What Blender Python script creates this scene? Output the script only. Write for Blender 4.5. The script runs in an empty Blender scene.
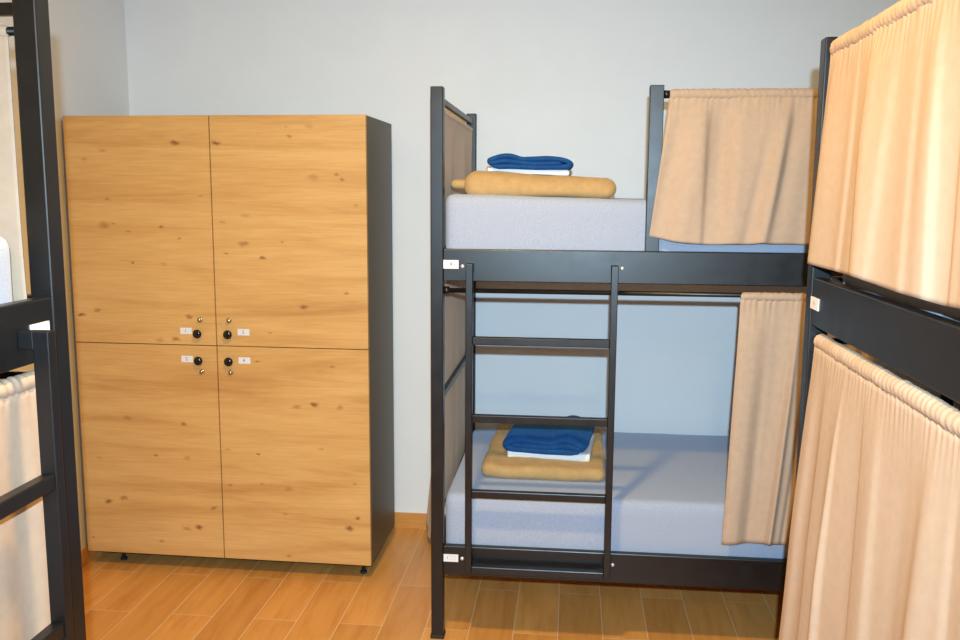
import bpy, bmesh, math, random
from mathutils import Vector, Matrix, noise

S = bpy.context.scene
C = S.collection
PI = math.pi


# ------------------------------------------------------------------ helpers
def lin(r, g, b):
    f = lambda c: (c / 255) / 12.92 if c / 255 <= 0.04045 else ((c / 255 + 0.055) / 1.055) ** 2.4
    return (f(r), f(g), f(b), 1.0)


def link(name, bm, mats, parent=None, smooth=False, solid=0.0):
    me = bpy.data.meshes.new(name)
    bmesh.ops.recalc_face_normals(bm, faces=bm.faces[:])
    bm.to_mesh(me)
    bm.free()
    for m in (mats if isinstance(mats, (list, tuple)) else [mats]):
        me.materials.append(m)
    if smooth:
        for p in me.polygons:
            p.use_smooth = True
    o = bpy.data.objects.new(name, me)
    C.objects.link(o)
    if parent is not None:
        o.parent = parent
    if solid:
        md = o.modifiers.new('thickness', 'SOLIDIFY')
        md.thickness = solid
        md.offset = 0
    return o


def tag(o, label, cat, group=None, kind=None):
    o['label'] = label
    o['category'] = cat
    if group:
        o['group'] = group
    if kind:
        o['kind'] = kind
    return o


def empty(name, loc, rz=0.0):
    o = bpy.data.objects.new(name, None)
    o.empty_display_size = 0.1
    o.location = loc
    o.rotation_euler = (0, 0, rz)
    C.objects.link(o)
    return o


def box(bm, x0, x1, y0, y1, z0, z1, bev=0.0, seg=2, mi=0):
    r = bmesh.ops.create_cube(bm, size=1.0)
    vs = r['verts']
    for v in vs:
        v.co = Vector(((x0 + x1) / 2 + v.co.x * (x1 - x0), (y0 + y1) / 2 + v.co.y * (y1 - y0),
                       (z0 + z1) / 2 + v.co.z * (z1 - z0)))
    fs = set(f for v in vs for f in v.link_faces)
    for f in fs:
        f.material_index = mi
    if bev > 0:
        es = set(e for v in vs for e in v.link_edges)
        bmesh.ops.bevel(bm, geom=list(es), offset=bev, segments=seg, profile=0.5, affect='EDGES', material=-1)


def cyl(bm, p, q, r, seg=20, r2=None, mi=0):
    p = Vector(p)
    q = Vector(q)
    d = q - p
    rot = d.to_track_quat('Z', 'Y').to_matrix().to_4x4()
    M = Matrix.Translation((p + q) / 2) @ rot
    res = bmesh.ops.create_cone(bm, cap_ends=True, segments=seg, radius1=r, radius2=r if r2 is None else r2,
                                depth=d.length, matrix=M)
    for f in set(f for v in res['verts'] for f in v.link_faces):
        f.material_index = mi


def lathe(bm, prof, centre, axis='y', seg=28, mi=0):
    """prof: list of (radius, distance along axis)"""
    rings = []
    for r, h in prof:
        ring = []
        for k in range(seg):
            a = 2 * PI * k / seg
            c, s = r * math.cos(a), r * math.sin(a)
            if axis == 'y':
                co = (centre[0] + c, centre[1] + h, centre[2] + s)
            elif axis == 'x':
                co = (centre[0] + h, centre[1] + c, centre[2] + s)
            else:
                co = (centre[0] + c, centre[1] + s, centre[2] + h)
            ring.append(bm.verts.new(co))
        rings.append(ring)
    for a, b in zip(rings, rings[1:]):
        for k in range(seg):
            f = bm.faces.new((a[k], a[(k + 1) % seg], b[(k + 1) % seg], b[k]))
            f.material_index = mi
            f.smooth = True
    for ring in (rings[0], rings[-1]):
        f = bm.faces.new(ring)
        f.material_index = mi


def rounded_slab(sx, sy, sz, r, n=(40, 24, 10), seed=0, amp=0.0, freq=8.0, centre=(0, 0, 0), sag=None):
    """soft box: every vertex is pushed out from an inner core by radius r, then roughened"""
    bm = bmesh.new()
    nx, ny, nz = n
    idx = {}

    def vert(i, j, k):
        key = (i, j, k)
        if key in idx:
            return idx[key]
        f = lambda t: math.sin((t - 0.5) * PI) * 0.5 * 0.6 + (t - 0.5) * 0.4
        p = Vector((f(i / nx) * sx, f(j / ny) * sy, f(k / nz) * sz))
        core = Vector((max(-sx / 2 + r, min(sx / 2 - r, p.x)), max(-sy / 2 + r, min(sy / 2 - r, p.y)),
                       max(-sz / 2 + r, min(sz / 2 - r, p.z))))
        d = p - core
        if d.length > 1e-6:
            d.normalize()
            p = core + d * r
        if amp:
            nv = noise.noise_vector(p * freq + Vector((seed * 7.1, seed * 3.3, 0)))
            p = p + nv * amp
            nv = noise.noise_vector(p * freq * 3.1 + Vector((seed * 7.1, 5, 0)))
            p = p + nv * amp * 0.3
        if sag:
            p = sag(p)
        v = bm.verts.new(p + Vector(centre))
        idx[key] = v
        return v

    for k in (0, nz):
        for i in range(nx):
            for j in range(ny):
                bm.faces.new([vert(i, j, k), vert(i + 1, j, k), vert(i + 1, j + 1, k), vert(i, j + 1, k)])
    for j in (0, ny):
        for i in range(nx):
            for k in range(nz):
                bm.faces.new([vert(i, j, k), vert(i + 1, j, k), vert(i + 1, j, k + 1), vert(i, j, k + 1)])
    for i in (0, nx):
        for j in range(ny):
            for k in range(nz):
                bm.faces.new([vert(i, j, k), vert(i, j + 1, k), vert(i, j + 1, k + 1), vert(i, j, k + 1)])
    return bm


def catmull(pts, per=8):
    out = []
    P = [pts[0]] + list(pts) + [pts[-1]]
    for i in range(1, len(P) - 2):
        p0, p1, p2, p3 = (Vector(P[i - 1]), Vector(P[i]), Vector(P[i + 1]), Vector(P[i + 2]))
        for k in range(per):
            t = k / per
            out.append(0.5 * ((2 * p1) + (-p0 + p2) * t + (2 * p0 - 5 * p1 + 4 * p2 - p3) * t * t
                              + (-p0 + 3 * p1 - 3 * p2 + p3) * t ** 3))
    out.append(Vector(P[-2]))
    return out


def fold_sweep(path, th, y0, y1, seed=0, amp=0.004, slices=14):
    """a cloth folded along `path` in x-z, swept in y with soft rounded ends"""
    c = catmull(path, 8)
    n = len(c)
    bm = bmesh.new()
    rings = []
    for s in range(slices + 1):
        t = s / slices
        y = y0 + (y1 - y0) * t
        e = min(t, 1 - t) * 2
        w = 1 - 0.55 * max(0.0, 1 - e * 4) ** 2
        up, dn = [], []
        mid = sum((q.y for q in c)) / n
        for i, q in enumerate(c):
            a = c[max(0, i - 1)]
            b = c[min(n - 1, i + 1)]
            d = (b - a)
            d.normalize()
            nn = Vector((-d.y, d.x))
            endr = min(1.0, math.sqrt(max(0.02, min(i, n - 1 - i) / 4.0)))
            for sgn, lst in ((1, up), (-1, dn)):
                p2 = q + nn * sgn * th * 0.5 * w * endr
                co = Vector((p2.x, y, p2.y))
                nv = noise.noise_vector(Vector((co.x * 9 + seed, co.y * 9, co.z * 16)))
                co += Vector((nv.x * amp, nv.y * amp * 1.5, nv.z * amp * 0.7))
                lst.append(co)
        ring = [bm.verts.new(p) for p in up + dn[::-1]]
        rings.append(ring)
    m = len(rings[0])
    for a, b in zip(rings, rings[1:]):
        for k in range(m):
            bm.faces.new((a[k], a[(k + 1) % m], b[(k + 1) % m], b[k]))
    for ring in (rings[0], rings[-1]):
        for i in range(n - 1):
            j, k = m - 1 - i, m - 2 - i
            bm.faces.new((ring[i], ring[i + 1], ring[k], ring[j]))
    return bm


# ---------------------------------------------------------------- materials
def new_mat(name):
    m = bpy.data.materials.new(name)
    m.use_nodes = True
    nt = m.node_tree
    b = nt.nodes['Principled BSDF']
    return m, nt, b


def N(nt, t, **kw):
    n = nt.nodes.new(t)
    for k, v in kw.items():
        setattr(n, k, v)
    return n


def noise_tex(nt, scale, detail=3, rough=0.55, vec=None, coord='Object', mscale=(1, 1, 1)):
    tc = N(nt, 'ShaderNodeTexCoord')
    mp = N(nt, 'ShaderNodeMapping')
    mp.inputs['Scale'].default_value = mscale
    nt.links.new(tc.outputs[coord], mp.inputs['Vector'])
    t = N(nt, 'ShaderNodeTexNoise')
    t.inputs['Scale'].default_value = scale
    t.inputs['Detail'].default_value = detail
    t.inputs['Roughness'].default_value = rough
    nt.links.new(mp.outputs[0], t.inputs['Vector'])
    return t


def ramp(nt, src, stops):
    r = N(nt, 'ShaderNodeValToRGB')
    e = r.color_ramp.elements
    e[0].position, e[0].color = stops[0]
    e[1].position, e[1].color = stops[-1]
    for p, c in stops[1:-1]:
        x = e.new(p)
        x.color = c
    nt.links.new(src, r.inputs['Fac'])
    return r


def bump(nt, b, src, strength, dist):
    n = N(nt, 'ShaderNodeBump')
    n.inputs['Strength'].default_value = strength
    n.inputs['Distance'].default_value = dist
    nt.links.new(src, n.inputs['Height'])
    nt.links.new(n.outputs[0], b.inputs['Normal'])


def plain(name, col, rough=0.5, metal=0.0, spec=0.5):
    m, nt, b = new_mat(name)
    b.inputs['Base Color'].default_value = col
    b.inputs['Roughness'].default_value = rough
    b.inputs['Metallic'].default_value = metal
    b.inputs['Specular IOR Level'].default_value = spec
    return m


def mul(c, k):
    return (c[0] * k, c[1] * k, c[2] * k, 1)


def mat_cloth(name, col, var=0.10, weave=900, rough=0.9, sheen=0.2, nscale=30, bumps=0.25):
    m, nt, b = new_mat(name)
    t = noise_tex(nt, nscale, 5, 0.65)
    r = ramp(nt, t.outputs['Fac'], [(0.3, mul(col, 1 - var)), (0.7, mul(col, 1 + var))])
    nt.links.new(r.outputs[0], b.inputs['Base Color'])
    b.inputs['Roughness'].default_value = rough
    b.inputs['Specular IOR Level'].default_value = 0.15
    b.inputs['Sheen Weight'].default_value = sheen
    b.inputs['Sheen Tint'].default_value = mul(col, 0.9 / max(col[:3]))
    w = noise_tex(nt, weave, 2, 0.5)
    bump(nt, b, w.outputs['Fac'], bumps, 0.002)
    return m


def mat_metal(name):
    m, nt, b = new_mat(name)
    t = noise_tex(nt, 14, 4, 0.6)
    r = ramp(nt, t.outputs['Fac'], [(0.3, (0.0045, 0.0044, 0.005, 1)), (0.7, (0.0065, 0.0064, 0.007, 1))])
    nt.links.new(r.outputs[0], b.inputs['Base Color'])
    q = ramp(nt, t.outputs['Fac'], [(0.3, (0.33,) * 3 + (1,)), (0.7, (0.41,) * 3 + (1,))])
    nt.links.new(q.outputs[0], b.inputs['Roughness'])
    f = noise_tex(nt, 700, 1, 0.5)
    bump(nt, b, f.outputs['Fac'], 0.06, 0.001)
    return m


KNOTS = [(-0.739, 1.702, 2, 1), (-0.577, 1.702, 2, 1), (-1.028, 1.674, 1.6, 0.4), (-1.104, 1.642, 1.6, 0.3), (-1.02, 1.491, 0.9, 0.7), (-0.643, 1.504, 1.5, 0.35), (-1.037, 1.391, 2.6, 0.5), (-1.0, 1.395, 1, 0.6), (-0.807, 1.386, 1.2, 0.9), (-0.941, 1.369, 0.9, 0.7), (-0.736, 1.341, 1, 0.6), (-0.927, 1.247, 0.9, 0.9), (-0.801, 1.244, 1.6, 0.3), (-1.151, 1.038, 1.7, 1), (-1.083, 1.059, 1.4, 0.6), (-0.709, 1.04, 1.5, 0.7), (-0.766, 0.95, 2, 0.7), (-0.831, 0.946, 2, 0.4), (-0.29, 1.727, 1.3, 0.6), (-0.211, 1.763, 2, 0.3), (-0.299, 1.76, 0.8, 0.5), (-0.203, 1.577, 2.6, 0.4), (-0.111, 1.587, 1, 0.7), (-0.093, 1.57, 1.2, 0.6), (-0.041, 1.471, 0.9, 0.5), (-0.469, 1.431, 2, 0.35), (-0.562, 1.407, 1.3, 0.4), (-0.478, 1.325, 2.3, 0.6), (-0.329, 1.334, 0.9, 0.6), (-0.551, 1.286, 1, 0.9), (-0.407, 1.273, 1.3, 0.9), (-0.08, 1.141, 1.3, 0.7), (-0.249, 1.088, 2, 0.9), (-0.386, 0.985, 0.9, 0.7), (-0.982, 0.628, 2, 0.5), (-0.749, 0.613, 1.5, 0.7), (-0.87, 0.479, 0.9, 0.8), (-1.111, 0.459, 1.3, 0.4), (-0.741, 0.474, 1.5, 0.4), (-1.079, 0.281, 1.8, 1), (-1.014, 0.296, 1.8, 0.7), (-0.638, 0.272, 1.5, 0.7), (-0.703, 0.188, 1.9, 1), (-0.753, 0.181, 2.2, 0.5), (-0.863, 0.119, 1.2, 0.6), (-1.152, 0.125, 1, 0.7), (-0.218, 0.709, 1.9, 1), (-0.29, 0.695, 1.9, 0.6), (-0.115, 0.699, 1.8, 0.5), (-0.143, 0.862, 1.2, 0.5), (-0.446, 0.502, 1, 0.9), (-0.57, 0.516, 1.5, 0.35), (-0.565, 0.371, 1.4, 0.5), (-0.435, 0.382, 1, 0.5), (-0.326, 0.365, 2.2, 0.4), (-0.345, 0.262, 1.3, 0.4), (-0.082, 0.215, 2.1, 1), (-0.05, 0.258, 1.2, 0.9), (-0.06, 0.399, 0.9, 0.6), (-0.193, 0.531, 1.3, 0.4), (-0.441, 0.872, 0.9, 0.8), (-0.333, 0.086, 1.3, 0.6)]


def mat_oak():
    m, nt, b = new_mat('knotty_oak')
    tc = N(nt, 'ShaderNodeTexCoord')
    L = nt.links

    def stretched(scale, sx, sz, detail, rough, dist=0.0):
        mp = N(nt, 'ShaderNodeMapping')
        mp.inputs['Scale'].default_value = (sx, 1, sz)
        L.new(tc.outputs['Object'], mp.inputs['Vector'])
        t = N(nt, 'ShaderNodeTexNoise')
        t.inputs['Scale'].default_value = scale
        t.inputs['Detail'].default_value = detail
        t.inputs['Roughness'].default_value = rough
        t.inputs['Distortion'].default_value = dist
        L.new(mp.outputs[0], t.inputs['Vector'])
        return t

    broad = stretched(1.0, 1.1, 11, 4, 0.6, 0.6)
    fine = stretched(1.0, 6, 130, 4, 0.65)
    c1 = ramp(nt, broad.outputs['Fac'], [(0.30, OAK_DARK), (0.47, OAK_MID), (0.72, OAK_LIGHT)])
    c2 = ramp(nt, fine.outputs['Fac'], [(0.35, (0.86, 0.84, 0.80, 1)), (0.6, (1, 1, 1, 1))])
    mx = N(nt, 'ShaderNodeMix', data_type='RGBA', blend_type='MULTIPLY')
    mx.inputs['Factor'].default_value = 0.75
    L.new(c1.outputs[0], mx.inputs['A'])
    L.new(c2.outputs[0], mx.inputs['B'])
    # knots: irregular dark spots at their own places on the doors
    wob = stretched(1.0, 35, 45, 3, 0.6)
    ws = N(nt, 'ShaderNodeVectorMath', operation='SCALE')
    ws.inputs['Scale'].default_value = 0.022
    wsub = N(nt, 'ShaderNodeVectorMath', operation='SUBTRACT')
    wsub.inputs[1].default_value = (0.5, 0.5, 0.5)
    L.new(wob.outputs['Color'], wsub.inputs[0])
    L.new(wsub.outputs[0], ws.inputs[0])
    add = N(nt, 'ShaderNodeVectorMath', operation='ADD')
    L.new(tc.outputs['Object'], add.inputs[0])
    L.new(ws.outputs[0], add.inputs[1])
    acc = None
    for kx, kz, s, k in KNOTS:
        rx, rz = 0.0100 * s, 0.0050 * s
        a = N(nt, 'ShaderNodeVectorMath', operation='MULTIPLY_ADD')
        a.inputs[1].default_value = (1 / rx, 0, 1 / rz)
        a.inputs[2].default_value = (-kx / rx, 0, -kz / rz)
        L.new(add.outputs[0], a.inputs[0])
        ln = N(nt, 'ShaderNodeVectorMath', operation='LENGTH')
        L.new(a.outputs[0], ln.inputs[0])
        mr = N(nt, 'ShaderNodeMapRange', interpolation_type='SMOOTHSTEP')
        mr.inputs['From Min'].default_value = 0.1
        mr.inputs['From Max'].default_value = 1.35
        mr.inputs['To Min'].default_value = k * .88
        mr.inputs['To Max'].default_value = 0.0
        L.new(ln.outputs['Value'], mr.inputs['Value'])
        if acc is None:
            acc = mr.outputs[0]
        else:
            mm = N(nt, 'ShaderNodeMath', operation='MAXIMUM')
            L.new(acc, mm.inputs[0])
            L.new(mr.outputs[0], mm.inputs[1])
            acc = mm.outputs[0]
    kn = N(nt, 'ShaderNodeMix', data_type='RGBA')
    L.new(acc, kn.inputs['Factor'])
    L.new(mx.outputs['Result'], kn.inputs['A'])
    kn.inputs['B'].default_value = OAK_KNOT
    L.new(kn.outputs['Result'], b.inputs['Base Color'])
    b.inputs['Roughness'].default_value = 0.5
    b.inputs['Specular IOR Level'].default_value = 0.3
    bump(nt, b, fine.outputs['Fac'], 0.12, 0.0006)
    return m


def mat_wood_tile(name, base=False):
    """wood-look plank tiles laid along the room's depth, pale grout"""
    m, nt, b = new_mat(name)
    L = nt.links
    tc = N(nt, 'ShaderNodeTexCoord')
    sep = N(nt, 'ShaderNodeSeparateXYZ')
    L.new(tc.outputs['Object'], sep.inputs[0])
    comb = N(nt, 'ShaderNodeCombineXYZ')

    def addn(src, v):
        a = N(nt, 'ShaderNodeMath', operation='ADD')
        a.inputs[1].default_value = v
        L.new(src, a.inputs[0])
        return a.outputs[0]

    W, LN = 0.1555, 0.667
    if not base:
        L.new(addn(sep.outputs['Y'], -(3.265 - LN / 2) + LN * 20), comb.inputs['X'])
        L.new(addn(sep.outputs['X'], 0.332 + W * 40), comb.inputs['Y'])
    else:
        add2 = N(nt, 'ShaderNodeMath', operation='ADD')
        L.new(sep.outputs['X'], add2.inputs[0])
        L.new(sep.outputs['Y'], add2.inputs[1])
        L.new(addn(add2.outputs[0], 0.75 - 3.86 + LN * 20), comb.inputs['X'])
        comb.inputs['Y'].default_value = 0.04
    br = N(nt, 'ShaderNodeTexBrick')
    br.offset = 0.5
    br.inputs['Scale'].default_value = 1.0
    br.inputs['Mortar Size'].default_value = 0.0016
    br.inputs['Mortar Smooth'].default_value = 0.3
    br.inputs['Bias'].default_value = 0.0
    br.inputs['Brick Width'].default_value = LN
    br.inputs['Row Height'].default_value = W
    br.inputs['Color1'].default_value = (0.0, 0.0, 0.0, 1)
    br.inputs['Color2'].default_value = (1.0, 1.0, 1.0, 1)
    br.inputs['Mortar'].default_value = (0.5, 0.5, 0.5, 1)
    L.new(comb.outputs[0], br.inputs['Vector'])
    # grain runs along the plank
    mp = N(nt, 'ShaderNodeMapping')
    mp.inputs['Scale'].default_value = (24, 2.6, 24) if not base else (3.2, 3.2, 38)
    L.new(tc.outputs['Object'], mp.inputs['Vector'])
    off = N(nt, 'ShaderNodeVectorMath', operation='MULTIPLY_ADD')
    L.new(br.outputs['Color'], off.inputs[0])
    off.inputs[1].default_value = (11, 17, 5)
    L.new(mp.outputs[0], off.inputs[2])
    t = N(nt, 'ShaderNodeTexNoise')
    t.inputs['Scale'].default_value = 1.0
    t.inputs['Detail'].default_value = 5
    t.inputs['Roughness'].default_value = 0.62
    t.inputs['Distortion'].default_value = 0.5
    L.new(off.outputs[0], t.inputs['Vector'])
    r = ramp(nt, t.outputs['Fac'], [(0.28, TILE_DARK), (0.5, TILE_MID), (0.75, TILE_LIGHT)])
    pl = ramp(nt, br.outputs['Color'], [(0.0, (0.86, 0.84, 0.82, 1)), (1.0, (1.06, 1.06, 1.06, 1))])
    mx = N(nt, 'ShaderNodeMix', data_type='RGBA', blend_type='MULTIPLY')
    mx.inputs['Factor'].default_value = 1.0
    L.new(r.outputs[0], mx.inputs['A'])
    L.new(pl.outputs[0], mx.inputs['B'])
    g = N(nt, 'ShaderNodeMix', data_type='RGBA')
    L.new(br.outputs['Fac'], g.inputs['Factor'])
    L.new(mx.outputs['Result'], g.inputs['A'])
    g.inputs['B'].default_value = GROUT
    L.new(g.outputs['Result'], b.inputs['Base Color'])
    b.inputs['Roughness'].default_value = 0.36
    b.inputs['Specular IOR Level'].default_value = 0.45
    bump(nt, b, t.outputs['Fac'], 0.05, 0.002)
    return m


def mat_wall(name, col):
    m, nt, b = new_mat(name)
    t = noise_tex(nt, 5, 4, 0.6)
    r = ramp(nt, t.outputs['Fac'], [(0.3, mul(col, 0.985)), (0.7, mul(col, 1.015))])
    nt.links.new(r.outputs[0], b.inputs['Base Color'])
    b.inputs['Roughness'].default_value = 0.85
    b.inputs['Specular IOR Level'].default_value = 0.2
    f = noise_tex(nt, 220, 3, 0.6)
    bump(nt, b, f.outputs['Fac'], 0.08, 0.002)
    return m


# palette -------------------------------------------------------------------
OAK_DARK = (0.50, 0.255, 0.078, 1)
OAK_MID = (0.61, 0.345, 0.118, 1)
OAK_LIGHT = (0.685, 0.415, 0.158, 1)
OAK_KNOT = (0.17, 0.060, 0.016, 1)
TILE_DARK = (0.56, 0.236, 0.056, 1)
TILE_MID = (0.66, 0.308, 0.079, 1)
TILE_LIGHT = (0.73, 0.36, 0.104, 1)
GROUT = (0.74, 0.52, 0.31, 1)

METAL = mat_metal('anthracite_powder_coat')
BOLT = plain('zinc_bolt', (0.75, 0.75, 0.75, 1), 0.3, 0.6)
PAPER = plain('white_paper', (0.70, 0.70, 0.72, 1), 0.7)
INK = plain('grey_ink', (0.10, 0.11, 0.14, 1), 0.7)
RUBBER = plain('black_rubber', (0.012, 0.012, 0.012, 1), 0.7)
OAK = mat_oak()
CARCASS = plain('anthracite_board', (0.100, 0.093, 0.066, 1), 0.42, 0.0, 0.3)
KNOB = plain('black_plastic_knob', (0.006, 0.006, 0.007, 1), 0.18)
BRASS = plain('nickel_lock', (0.55, 0.47, 0.33, 1), 0.25, 0.9)
SLOT = plain('key_slot', (0.02, 0.015, 0.01, 1), 0.5)
CURTAIN = mat_cloth('beige_curtain_cloth', (0.47, 0.338, 0.243, 1), 0.05, 1400, 0.85, 0.08, 45, 0.2)
PANEL = mat_cloth('beige_lightened_panel', (0.47, 0.338, 0.243, 1), 0.05, 1400, 0.85, 0.45, 45, 0.2)  # same cloth as the curtains, sheen raised to lighten the dim end panels
MATTRESS = mat_cloth('heather_grey_ticking', (0.35, 0.39, 0.49, 1), 0.16, 800, 0.9, 0.45, 300, 0.3)
BLANKET = mat_cloth('tan_fleece', (0.45, 0.287, 0.127, 1), 0.12, 500, 0.95, 0.4, 28, 0.5)
NAVY = mat_cloth('navy_terry', (0.012, 0.066, 0.205, 1), 0.22, 600, 0.95, 0.35, 40, 0.6)
LINEN = mat_cloth('white_linen', (0.82, 0.82, 0.83, 1), 0.03, 700, 0.9, 0.1, 30, 0.2)
SLATWOOD = mat_cloth('pale_slat_wood', (0.58, 0.36, 0.17, 1), 0.12, 300, 0.6, 0.0, 20, 0.1)
TILE = mat_wood_tile('wood_look_tile')
TILEB = mat_wood_tile('wood_look_skirting_tile', True)
WALL = mat_wall('pale_grey_wall_paint', (0.81, 0.82, 0.83, 1))
CEIL = mat_wall('white_ceiling_paint', (0.80, 0.80, 0.79, 1))


# ------------------------------------------------------------------ setting
YB, XL, XR, YF, ZC = 3.871, -1.965, 1.645, -1.7, 2.72


def struct(name, x0, x1, y0, y1, z0, z1, m, label):
    bm = bmesh.new()
    box(bm, x0, x1, y0, y1, z0, z1)
    o = link(name, bm, m)
    o['kind'] = 'structure'
    o['label'] = label
    o['category'] = name.split('_')[0]
    return o


struct('floor', XL - .1, XR + .1, YF - .1, YB + .1, -0.1, 0, TILE, 'orange-brown wood-look plank tile floor with pale grout')
struct('wall_back', XL - .1, XR + .1, YB, YB + .1, 0, ZC, WALL, 'plain pale grey wall behind wardrobe and bunk')
struct('wall_left', XL - .1, XL, YF, YB, 0, ZC, WALL, 'plain pale grey wall left of the wardrobe')
struct('wall_right', XR, XR + .1, YF, YB, 0, ZC, WALL, 'plain pale grey wall behind the right bunk')
struct('wall_front', XL - .1, XR + .1, YF - .1, YF, 0, ZC, WALL, 'plain pale grey wall behind the viewer')
struct('ceiling', XL - .1, XR + .1, YF - .1, YB + .1, ZC, ZC + .1, CEIL, 'plain white ceiling')
struct('baseboard_back', XL, XR, YB - .009, YB, 0, .07, TILEB, 'wood-look tile skirting along the back wall')
struct('baseboard_left', XL, XL + .009, YF, YB - .009, 0, .07, TILEB, 'wood-look tile skirting along the left wall')
struct('baseboard_right', XR - .009, XR, YF, YB - .009, 0, .07, TILEB, 'wood-look tile skirting along the right wall')


# ----------------------------------------------------------------- lettering
def text_into(bm, s, size, origin, ux, uy, mi=1):
    """flat lettering: characters turned to faces in the plane spanned by ux, uy"""
    cu = bpy.data.curves.new('t', 'FONT')
    cu.body = s
    cu.size = size
    cu.align_x = 'CENTER'
    cu.align_y = 'CENTER'
    o = bpy.data.objects.new('t', cu)
    C.objects.link(o)
    dg = bpy.context.evaluated_depsgraph_get()
    me = bpy.data.meshes.new_from_object(o.evaluated_get(dg))
    vs = [bm.verts.new(Vector(origin) + Vector(ux) * v.co.x + Vector(uy) * v.co.y) for v in me.vertices]
    bm.verts.ensure_lookup_table()
    for p in me.polygons:
        try:
            f = bm.faces.new([vs[i] for i in p.vertices])
            f.material_index = mi
        except ValueError:
            pass
    bpy.data.objects.remove(o)
    bpy.data.meshes.remove(me)
    bpy.data.curves.remove(cu)


def link_raw(name, bm, mats, parent):
    me = bpy.data.meshes.new(name)
    bm.to_mesh(me)
    bm.free()
    for m in mats:
        me.materials.append(m)
    o = bpy.data.objects.new(name, me)
    C.objects.link(o)
    o.parent = parent
    return o


# ----------------------------------------------------------------- wardrobe
def wardrobe():
    w = empty('locker_wardrobe', (-0.761, 3.282, 0), -0.0133)
    tag(w, 'tall oak-fronted wardrobe with four numbered locker doors and dark sides, standing in the corner', 'wardrobe')
    W, H, D, Z0 = 1.182, 1.8043, 0.445, 0.065
    bm = bmesh.new()
    t = 0.018
    box(bm, -W, -W + t, .0195, D, Z0, H - .001, .0008, 1)
    box(bm, -t, 0, .0195, D, Z0, H - .001, .0008, 1)
    box(bm, -W + t, -t, .0195, D, H - t, H - .001, .0008, 1)
    box(bm, -W + t, -t, .0195, D, Z0, Z0 + t, .0008, 1)
    box(bm, -W / 2 - t / 2, -W / 2 + t / 2, .0195, D - .01, Z0 + t, H - t)
    box(bm, -W + t, -t, .03, D - .01, .929 - t / 2, .929 + t / 2)
    box(bm, -W + t, -t, D - .008, D, Z0 + t, H - t)
    link('carcass', bm, CARCASS, w)['label'] = 'dark grey cabinet body'
    zm = 0.929
    g = 0.0016
    xm = -W / 2 - 0.010
    doors = [(-W, xm - g, zm + g, H, '1', -1, 1), (-W, xm - g, Z0, zm - g, '2', -1, -1),
             (xm + g, 0, zm + g, H, '3', 1, 1), (xm + g, 0, Z0, zm - g, '4', 1, -1)]
    for x0, x1, z0, z1, num, side, up in doors:
        bm = bmesh.new()
        box(bm, x0 + .0005, x1 - .0005, 0, .018, z0, z1, .0009, 1)
        d = link('door', bm, OAK, w)
        kx = -0.670 if side < 0 else -0.548
        kz = zm + 0.048 if up > 0 else zm - 0.058
        bm = bmesh.new()
        prof = [(.007, 0), (.007, -.008), (.012, -.011), (.0165, -.016), (.0176, -.021), (.0155, -.026), (.009, -.029), (.001, -.0297)]
        lathe(bm, prof, (kx, 0, kz), 'y', 28)
        link('knob', bm, KNOB, d, True)['label'] = 'round black door knob'
        lx = kx + (.006 if side < 0 else .001)
        lz = kz + (.053 if up > 0 else -.045)
        bm = bmesh.new()
        lathe(bm, [(.0105, 0), (.0105, -.003), (.0085, -.005), (.0075, -.0052), (.0072, -.012), (.0005, -.0125)], (lx, 0, lz), 'y', 24)
        box(bm, lx - .001, lx + .001, -.0132, -.012, lz - .005, lz + .005, 0, 1, 1)
        link('lock', bm, [BRASS, SLOT], d)['label'] = 'small round metal lock cylinder'
        tx = kx - .053 if side < 0 else kx + .057
        tz = kz + (.008 if up > 0 else .003)
        bm = bmesh.new()
        box(bm, tx - .0235, tx + .0235, -.0008, -.0001, tz - .0125, tz + .0125)
        text_into(bm, num, .019, (tx - .002, -.0012, tz), (1, 0, 0), (0, 0, 1))
        link_raw('number_tag', bm, [PAPER, INK], d)['label'] = 'white number tag reading ' + num
    for fx in (-W + .11, -.05):
        for fy in (.08, D - .08):
            bm = bmesh.new()
            cyl(bm, (fx, fy, .0), (fx, fy, .008), .014, 20)
            cyl(bm, (fx, fy, .008), (fx, fy, Z0), .008, 20)
            link('foot', bm, RUBBER, w, True)
    return w


wardrobe()

# -------------------------------------------------------------------- bunks
BL, BW, BH, PW = 2.06, 1.017, 1.855, 0.041
ZRT, ZRB, ZLT, ZLB = 1.3423, 1.2377, 0.3361, 0.2317
GX = 0.686
ROD_U, ROD_L, ROD_E, ROD_E2 = 1.828, 1.206, 1.784, 1.196


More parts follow.
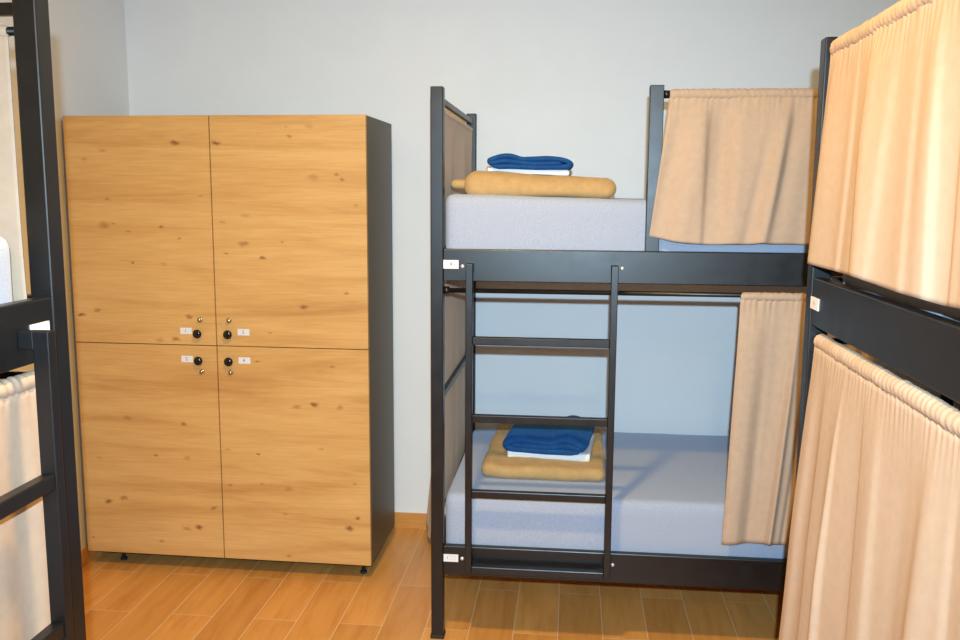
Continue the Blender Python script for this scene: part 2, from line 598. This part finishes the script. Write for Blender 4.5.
def bunk(loc, rz, mirror, label, tags, bolts=True):
    r = empty('bunk_bed', loc, rz)
    tag(r, label, 'bunk bed', 'dark metal bunk beds')
    mx = (lambda x: BL - x) if mirror else (lambda x: x)

    def bx(bm, x0, x1, y0, y1, z0, z1, bev=0.002, seg=2):
        a, b = mx(x0), mx(x1)
        box(bm, min(a, b), max(a, b), y0, y1, z0, z1, bev, seg)

    for px in (0, BL - PW):
        for py in (0, BW - PW):
            bm = bmesh.new()
            bx(bm, px, px + PW, py, py + PW, .008, BH, .003)
            p = link('post', bm, METAL, r)
            bm = bmesh.new()
            bx(bm, px - .003, px + PW + .003, py - .003, py + PW + .003, 0, .014, .002)
            link('foot_cap', bm, RUBBER, p)
    bm = bmesh.new()
    bx(bm, GX, GX + .043, .002, PW, ZRT - .001, BH, .002)
    link('guard_post', bm, METAL, r)
    for z0, z1 in ((ZLB, ZLT), (ZRB, ZRT)):
        for y0 in (.002, BW - .027):
            bm = bmesh.new()
            bx(bm, PW, BL - PW, y0, y0 + .025, z0, z1, .003)
            if y0 < .1:    # inner lip that carries the slats
                bx(bm, PW, BL - PW, .024, .05, z0 + .03, z0 + .036, .001, 1)
            else:
                bx(bm, PW, BL - PW, y0 - .024, y0 + .002, z0 + .03, z0 + .036, .001, 1)
            link('side_rail', bm, METAL, r)
    for px in (0, BL - PW):
        x0, x1 = px + .008, px + .033
        for z0, z1 in ((ZLB, ZLT), (ZRB, ZRT)):
            bm = bmesh.new()
            bx(bm, x0, x1, PW, BW - PW, z0, z1, .003)
            link('end_rail', bm, METAL, r)
        bm = bmesh.new()
        bx(bm, x0 + .003, x1 - .003, PW, BW - PW, 1.809, 1.829, .003)
        link('end_bar', bm, METAL, r)
        bm = bmesh.new()
        bx(bm, x0 + .012 if px == 0 else x0 + .003, x1 + .004 if px == 0 else x1 - .012, PW, BW - PW, .838, .856, .003)
        link('end_bar', bm, METAL, r)
        for zz in (ROD_E, ROD_E2):
            bm = bmesh.new()
            cx = mx(px + .0205) if zz == ROD_E else mx(px + (.010 if px == 0 else PW - .010))
            cyl(bm, (cx, PW - .004, zz), (cx, BW - PW + .004, zz), .0075, 14)
            link('end_rod', bm, METAL, r, True)
    for zb in (ZLB + .036, ZRB + .036):
        for k in range(14):
            x = .10 + k * (BL - .2 - .07) / 13
            bm = bmesh.new()
            bx(bm, x, x + .07, .029, BW - .031, zb, zb + .018, .002, 1)
            link('slat', bm, SLATWOOD, r)
    for zz, xa, xb in ((ROD_U, GX + .043, BL - PW), (ROD_L, PW, BL - PW)):
        bm = bmesh.new()
        a, b = mx(xa), mx(xb)
        a, b = min(a, b), max(a, b)
        cyl(bm, (a, .0205, zz), (b, .0205, zz), .0078, 18)
        cyl(bm, (a, .0205, zz), (a + .018, .0205, zz), .0125, 18)
        cyl(bm, (b - .018, .0205, zz), (b, .0205, zz), .0125, 18)
        link('curtain_rod', bm, METAL, r, True)
    # ladder: two stiles with hooks, four rungs
    LX0, LX1 = .121, .602
    bm = bmesh.new()
    for x in (LX0, LX1 - .022):
        bx(bm, x, x + .022, -.050, -.022, .268, 1.298, .002)
        bx(bm, x, x + .022, -.024, .003, 1.268, 1.298, .002)
        bx(bm, x, x + .022, -.024, .003, .280, .310, .002)
    lad = link('ladder', bm, METAL, r)
    for z0, z1 in ((1.037, 1.063), (.780, .806), (.524, .550), (.262, .288)):
        bm = bmesh.new()
        bx(bm, LX0 + .021, LX1 - .021, -.047 if z0 > .3 else -.049, -.024, z0, z1, .003)
        link('rung', bm, METAL, lad)
    if bolts:
        for x, z in ((.105, 1.2865), (.616, 1.287), (.1065, .294), (.612, .297)):
            bm = bmesh.new()
            X = mx(x)
            lathe(bm, [(.0065, .0035), (.0065, -.001), (.005, -.003), (.001, -.004)], (X, 0, z), 'y', 18)
            link('bolt', bm, BOLT, r, True)['label'] = 'zinc bolt head'
    for xc, zc, wd, ht, txt, sc in tags:
        bm = bmesh.new()
        box(bm, xc - wd / 2, xc + wd / 2, -.0005, .0025, zc - ht / 2, zc + ht / 2)
        if txt:
            text_into(bm, txt, ht * sc, (xc + (0 if sc > .5 else -wd * .25), -.0009, zc + .001), (1, 0, 0), (0, 0, 1))
            if sc < .5:   # ruled lines beside the number
                for q in range(3):
                    zz = zc + ht * (.28 - .25 * q)
                    vs = [bm.verts.new((xc + a * wd, -.0009, zz + b)) for a, b in ((-.12, 0), (.36, 0), (.36, .0011), (-.12, .0011))]
                    bm.faces.new(vs).material_index = 2
        link_raw('bed_tag', bm, [PAPER, INK, RULE], r)['label'] = 'white paper bed number tag'
    return r


RULE = plain('pale_grey_rule', (.45, .45, .50, 1), .7)
AX, AY = -0.4548, 2.8614
bunk((AX, AY, 0), 0, False,
     'dark metal bunk bed along the back wall with its ladder in full view',
     [(.067, 1.2925, .050, .028, '4', .62), (.068, .294, .050, .026, '3', .45)])
LXp, LY0 = -0.8792, 1.4723 - BL
bunk((LXp, LY0, 0), PI / 2, True,
     'dark metal bunk bed cut off by the left edge, nearest to the wardrobe',
     [(BL - .083, 1.288, .052, .03, '', 1)])
RXp, RY0 = 0.5281, 2.067
bunk((RXp, RY0, 0), -PI / 2 + .005, True,
     'dark metal bunk bed at the right edge behind two closed curtains',
     [(.072, 1.2875, .060, .026, '6', .6)])


# -------------------------------------------------------------- mattresses
def mattress(x0, x1, y0, y1, z0, z1, label, dip=0.0):
    bm = rounded_slab(x1 - x0, y1 - y0, z1 - z0, .028, (60, 36, 10), 3, .0022, 5, (0, 0, (z1 - z0) / 2),
                      lambda p: Vector((p.x, p.y, p.z - (dip * min(1.0, (p.x + (x1 - x0) / 2) / .62) if p.z > 0 else 0))))
    o = link('mattress', bm, MATTRESS, None, True)
    o.location = ((x0 + x1) / 2, (y0 + y1) / 2, z0)
    tag(o, label, 'mattress', 'heather grey mattresses')
    return o


ZU, ZLo = ZRB + .054, ZLB + .054
mattress(AX + .042, AX + BL - .05, AY + .03, AY + .93, ZU, 1.519, 'grey mattress on the top bunk by the back wall, carrying a tan blanket roll', .016)
mattress(AX + .042, AX + BL - .05, AY + .035, AY + .93, ZLo, .508, 'grey mattress on the bottom bunk behind the ladder rungs')
mattress(LXp - .93, LXp - .035, LY0 + .05, 1.397, ZU, 1.452, 'pale mattress end on the top bunk at the left edge')
mattress(LXp - .93, LXp - .06, LY0 + .05, 1.42, ZLo, .508, 'mattress behind the closed lower curtain at the left edge')
mattress(RXp + .055, RXp + .93, RY0 - BL + .05, RY0 - .05, ZU, 1.512, 'grey mattress peeping out under the upper curtain at the right edge')
mattress(RXp + .075, RXp + .93, RY0 - BL + .05, RY0 - .05, ZLo, .508, 'mattress behind the closed lower curtain at the right edge')


# ----------------------------------------------------------------- curtains
def curtain(name, label, A, B, drop, out, seed, folds=14, amp=.02, flareA=0.0, flareB=0.0, bulge=0.0,
            hem=0.004, nu=260, nv=56, sleeve=.0165, extra=(), group='beige bunk curtains', gather=.004,
            drape=0.0, pocket=True, bot=None, cloth=None, sharp=.5):
    """A,B: ends of the rod; `out`: unit vector the cloth bulges towards; drop: length"""
    A, B, out = Vector(A), Vector(B), Vector(out)
    d = (B - A)
    Ln = d.length
    d.normalize()
    rng = random.Random(seed)
    fl = []
    for k in range(folds):
        c = (k + .5 + rng.uniform(-.42, .42)) / folds
        fl.append((c, rng.uniform(.35, 1.0) / folds * 1.1, rng.uniform(.35, 1.0) * rng.choice((1, 1, -.8)),
                   rng.uniform(-.04, .04), rng.choice((1, -1)), rng.uniform(.0, sharp)))
    for e in extra:
        fl.append(e)

    def fold(u, v):
        s = 0
        for c, w, a, dr, sg, st in fl:
            x = (u - c - dr * v) / w
            if abs(x) > 5:
                continue
            x *= sg
            if x > 0:
                y = math.exp(-x * x * .9)
            else:
                k = .9 + st * 9
                y = math.exp(-x * x * k)
            s += a * y
        return s

    def gath(u):
        x = u * Ln / .021
        return math.sin(x * 2 * PI + 2.3 * noise.noise(Vector((x * .35, seed, 0))) * PI) * (.5 + .7 * noise.noise(Vector((x * .6, seed + 9, 0))))

    bm = bmesh.new()
    rows = []
    for j in range(nv + 1):
        v = (j / nv)
        row = []
        for i in range(nu + 1):
            u = i / nu
            z = -drop * v
            grow = min(1.0, v * 2.2) ** .8
            f = fold(u, v) * amp * (.25 + .75 * grow) * min(1.0, .12 + v * 6)
            f += gath(u) * gather * math.exp(-v * drop / .035)
            f += amp * .18 * noise.noise(Vector((u * Ln * 5, v * drop * 4, seed)))
            f += bulge * math.sin(PI * min(1, v * .5 + .0)) + drape * v
            off = out * (f + sleeve * .55)
            side = -d * flareA * v * (1 - u) + d * flareB * v * u
            zz = z + hem * v * (fold(u, 1) * .5 + 2.0 * noise.noise(Vector((u * Ln * 2.6, seed, 3))))
            if bot:
                zz += v * bot(u)
            p = A + d * (Ln * u) + side + off + Vector((0, 0, zz - sleeve * .55))
            row.append(bm.verts.new(p))
        rows.append(row)
    for a, b in zip(rows, rows[1:]):
        for k in range(nu):
            bm.faces.new((a[k], a[k + 1], b[k + 1], b[k]))
    cloth = cloth or (PANEL if name == 'end_curtain' else CURTAIN)
    o = link(name, bm, cloth, None, True, .0022)
    tag(o, label, 'curtain', group)
    if pocket:
        bm = bmesh.new()
        side2 = Vector((0, 0, 1))
        nl = int(Ln / .0045)
        rings = []
        for i in range(nl + 1):
            u = i / nl
            ring = []
            for k in range(16):
                a = 2 * PI * k / 16
                sl = u * Ln / .019 + .35 * math.sin(a + .6)
                wr = math.sin(sl * 2 * PI + 3 * noise.noise(Vector((u * Ln * 22, seed, 1))))
                am = .5 + .8 * noise.noise(Vector((u * Ln * 15, seed, k * .1)))
                rr = sleeve * (1 + .13 * wr * am + .10 * noise.noise(Vector((u * Ln * 40, math.cos(a), math.sin(a)))))
                e = min(i, nl - i)
                rr *= (.62, .85, .95, 1)[min(e, 3)]
                ring.append(bm.verts.new(A + d * (Ln * u) + out * (rr * math.cos(a)) + side2 * (rr * 1.12 * math.sin(a))))
            rings.append(ring)
        for a, b in zip(rings, rings[1:]):
            for k in range(16):
                bm.faces.new((a[k], a[(k + 1) % 16], b[(k + 1) % 16], b[k]))
        link('rod_pocket', bm, cloth, o, True)
    return o


# back bunk
yr = AY + .0205
curtain('curtain', 'short beige curtain on the top bunk by the back wall, beside its guard post',
        (.292, yr, ROD_U), (1.50, yr, ROD_U), .452, (0, -1, 0), 4, 24, .026, .05, .02, .012, .010, sleeve=.0145,
        bot=lambda u: .020 * math.exp(-(u / .05) ** 2) + .0)
curtain('curtain', 'long narrow beige curtain drawn aside on the bottom bunk by the back wall',
        (.535, yr, ROD_L - .004), (.98, yr, ROD_L - .004), .808, (0, -1, 0), 11, 11, .026, .028, -.13, .0, .012,
        extra=[(.40, .05, .7, .02, -1, .3)], drape=.01, sleeve=.0125)
xe = AX + .0205
curtain('end_curtain', 'beige cloth end panel at the head of the top bunk by the back wall',
        (xe, AY + PW + .005, ROD_E), (xe, AY + BW - PW - .02, ROD_E), .50, (1, 0, 0), 5, 6, .006, 0, 0, 0, .010,
        group='cloth end panels', sleeve=.010, gather=.002, nu=140)
curtain('end_curtain', 'greyish cloth end panel at the head of the bottom bunk by the back wall',
        (AX + .010, AY + PW + .005, ROD_E2), (AX + .010, AY + BW - PW - .02, ROD_E2), .775, (1, 0, 0), 6, 6, .004, 0, 0, 0, .006,
        group='cloth end panels', sleeve=.009, gather=.001, nu=140)
curtain('end_curtain', 'beige cloth hanging down outside the back bunk near the floor, beside the wardrobe',
        (AX - .022, AY + .80, 1.19), (AX - .065, AY + BW - .03, 1.19), 1.165, (-1, 0, 0), 7, 3, .010, 0, 0, 0, .012,
        group='cloth end panels', sleeve=.009, gather=.002, nu=140, drape=.105)

# left bunk
xl = LXp - .0205
curtain('curtain', 'pale curtain behind the ladder on the bottom bunk at the left edge',
        (xl, LY0 + .06, ROD_L), (xl, LY0 + BL - PW - .012, ROD_L), .98, (1, 0, 0), 21, 20, .012, 0, 0, 0, .006, sleeve=.0135)
curtain('end_curtain', 'pale cloth end panel on the top bunk at the left edge',
        (LXp - BW + PW + .01, LY0 + BL - .0205, ROD_E), (LXp - .060, LY0 + BL - .0205, ROD_E), .46, (0, -1, 0), 8, 7, .008, 0, .016, .02, .008,
        group='cloth end panels', sleeve=.010, gather=.002, nu=140)

# right bunk
xr = RXp + .0205
curtain('curtain', 'large bright beige curtain closing the top bunk at the right edge',
        (xr, RY0 - PW - .008, ROD_U), (xr, .75, ROD_U), .447, (-1, 0, 0), 33, 16, .010, .018, .07, 0, .006, gather=.003, sharp=1.2,
        extra=[(.465, .035, .75, .03, -1, 1.2), (.23, .03, .7, .04, 1, 1.6), (.70, .03, .7, .03, 1, 1.6)], drape=.020, nu=320)
curtain('curtain', 'large bright beige curtain closing the bottom bunk at the right edge',
        (xr, RY0 - PW - .012, ROD_L - .003), (xr, .75, ROD_L - .003), .98, (-1, 0, 0), 35, 16, .013, .020, .14, 0, .012,
        drape=.040, nu=320, gather=.0025, sharp=1.6, sleeve=.0150)


# ------------------------------------------------------------------ bedding
def place(o, loc, rz=0, rx=0):
    o.location = loc
    o.rotation_euler = (rx, 0, rz)
    return o


# top bunk stack
def sag_roll(p):
    p.z *= 1 - .10 * math.sin(p.x * 7 + .6) - .42 * max(-.1, p.x)
    p.z -= .012 * max(0, (-p.y - .10) / .07) ** 1.5
    return p


bm = rounded_slab(.495, .36, .074, .036, (70, 44, 14), 1, .006, 6, (0, 0, .037), sag_roll)
b1 = link('blanket', bm, BLANKET, None, True)
place(b1, (-.106, 3.105, 1.5115), -.03)
b1.rotation_euler.y = .022
tag(b1, 'thick folded tan blanket on the top bunk', 'blanket', 'folded tan blankets')
bm = rounded_slab(.09, .24, .030, .014, (16, 20, 8), 5, .003, 9, (-.255, .0, .034))
link('folded_edge', bm, BLANKET, b1, True)
bm = rounded_slab(.275, .19, .020, .007, (30, 20, 6), 2, .002, 10, (0, 0, .010))
s1 = link('sheet', bm, LINEN, None, True)
place(s1, (-.148, 3.12, 1.585), -.03)
s1.rotation_euler.y = .03
tag(s1, 'folded white sheet under the blue towel on the top bunk', 'sheet', 'folded white sheets')
path = [(-.128, .011), (-.06, .010), (.06, .010), (.112, .011), (.133, .020), (.118, .033), (.06, .039), (.0, .037),
        (-.03, .036), (-.065, .046), (-.098, .044), (-.136, .030), (-.128, .022), (-.09, .029), (-.05, .026), (.0, .022), (.06, .022), (.108, .022)]
bm = fold_sweep(path, .019, -.10, .10, 3, .006)
t1 = link('towel', bm, NAVY, None, True)
place(t1, (-.144, 3.105, 1.5985), -.02)
t1.rotation_euler.y = .025
tag(t1, 'folded navy blue towel on top of the top bunk stack', 'towel', 'folded navy towels')

# bottom bunk stack
bm = rounded_slab(.425, .60, .050, .024, (60, 66, 10), 11, .006, 7, (0, 0, .025))
b2 = link('blanket', bm, BLANKET, None, True)
place(b2, (-.075, 3.365, .510), -.02)
tag(b2, 'flat folded tan blanket on the bottom bunk', 'blanket', 'folded tan blankets')
bm = rounded_slab(.06, .62, .052, .024, (12, 56, 10), 15, .005, 9, (-.197, .01, .028))
link('folded_edge', bm, BLANKET, b2, True)
bm = rounded_slab(.305, .30, .030, .009, (30, 24, 6), 12, .002, 10, (0, 0, .015))
s2 = link('sheet', bm, LINEN, None, True)
place(s2, (-.060, 3.315, .556), -.07)
tag(s2, 'folded white sheet under the blue towel on the bottom bunk', 'sheet', 'folded white sheets')
path2 = [(-x * 1.04, z * 1.3) for x, z in path]
bm = fold_sweep(path2, (.034), -.15, .17, 8, .008)
t2 = link('towel', bm, NAVY, None, True)
place(t2, (-.072, 3.29, .582), -.12)
tag(t2, 'folded navy blue towel on top of the bottom bunk stack', 'towel', 'folded navy towels')

# ------------------------------------------------------------------- camera
f, pitch, roll, yaw, h = 892.2381, 0.1413, 0.0059, 0.1018, 1.5216
fw = Vector((-math.sin(yaw), math.cos(yaw), 0))
rt = Vector((math.cos(yaw), math.sin(yaw), 0))
upv = Vector((0, 0, 1))
F = math.cos(pitch) * fw - math.sin(pitch) * upv
U = math.cos(pitch) * upv + math.sin(pitch) * fw
R2 = math.cos(roll) * rt + math.sin(roll) * U
U2 = math.cos(roll) * U - math.sin(roll) * rt
cam = bpy.data.cameras.new('camera')
cam.sensor_width = 36
cam.lens = f * 36 / 960
cam.clip_start = 0.02
co = bpy.data.objects.new('camera', cam)
M = Matrix((R2, U2, -F)).transposed().to_4x4()
M.translation = (0, 0, h)
co.matrix_world = M
C.objects.link(co)
S.camera = co


# ------------------------------------------------------------------- lights
def flash(loc, aim, power, col, rad, ang, blend):
    l = bpy.data.lights.new('camera_flash', 'SPOT')
    l.energy = power
    l.color = col
    l.shadow_soft_size = rad
    l.spot_size = math.radians(ang)
    l.spot_blend = blend
    o = bpy.data.objects.new('camera_flash', l)
    o.location = loc
    o.rotation_euler = Vector(aim).to_track_quat('-Z', 'Y').to_euler()
    C.objects.link(o)


def ceiling_disc(loc, power, col, size):  # serves the ceiling lamp and the added fill
    l = bpy.data.lights.new('lamp_or_fill', 'AREA')
    l.shape = 'DISK'
    l.size = size
    l.energy = power
    l.color = col
    o = bpy.data.objects.new('lamp_or_fill', l)
    o.location = loc
    C.objects.link(o)


FLASH_P, FLASH_C = 440, (.53, .79, 1)
LAMP_P, LAMP_C = 47, (1, .655, .215)
FILL_P = 30
FLASH_AIM = F + Vector((0, 0, -.12))
flash((.018, -.08, 1.65), FLASH_AIM, FLASH_P, FLASH_C, .013, 96, 1.0)
ceiling_disc((-.37, 1.55, 2.64), LAMP_P, LAMP_C, .17)
ceiling_disc((.15, -1.05, 2.64), FILL_P, LAMP_C, .17)  # added warm fill behind the camera, evens out the light; no known lamp

w = bpy.data.worlds.new('world')
S.world = w
w.use_nodes = True
w.node_tree.nodes['Background'].inputs[0].default_value = (.5, .5, .5, 1)
w.node_tree.nodes['Background'].inputs[1].default_value = .05

S.view_settings.view_transform = 'Standard'
S.view_settings.look = 'None'
S.view_settings.gamma = 1
S.view_settings.use_curve_mapping = False
S.view_settings.exposure = 0.0
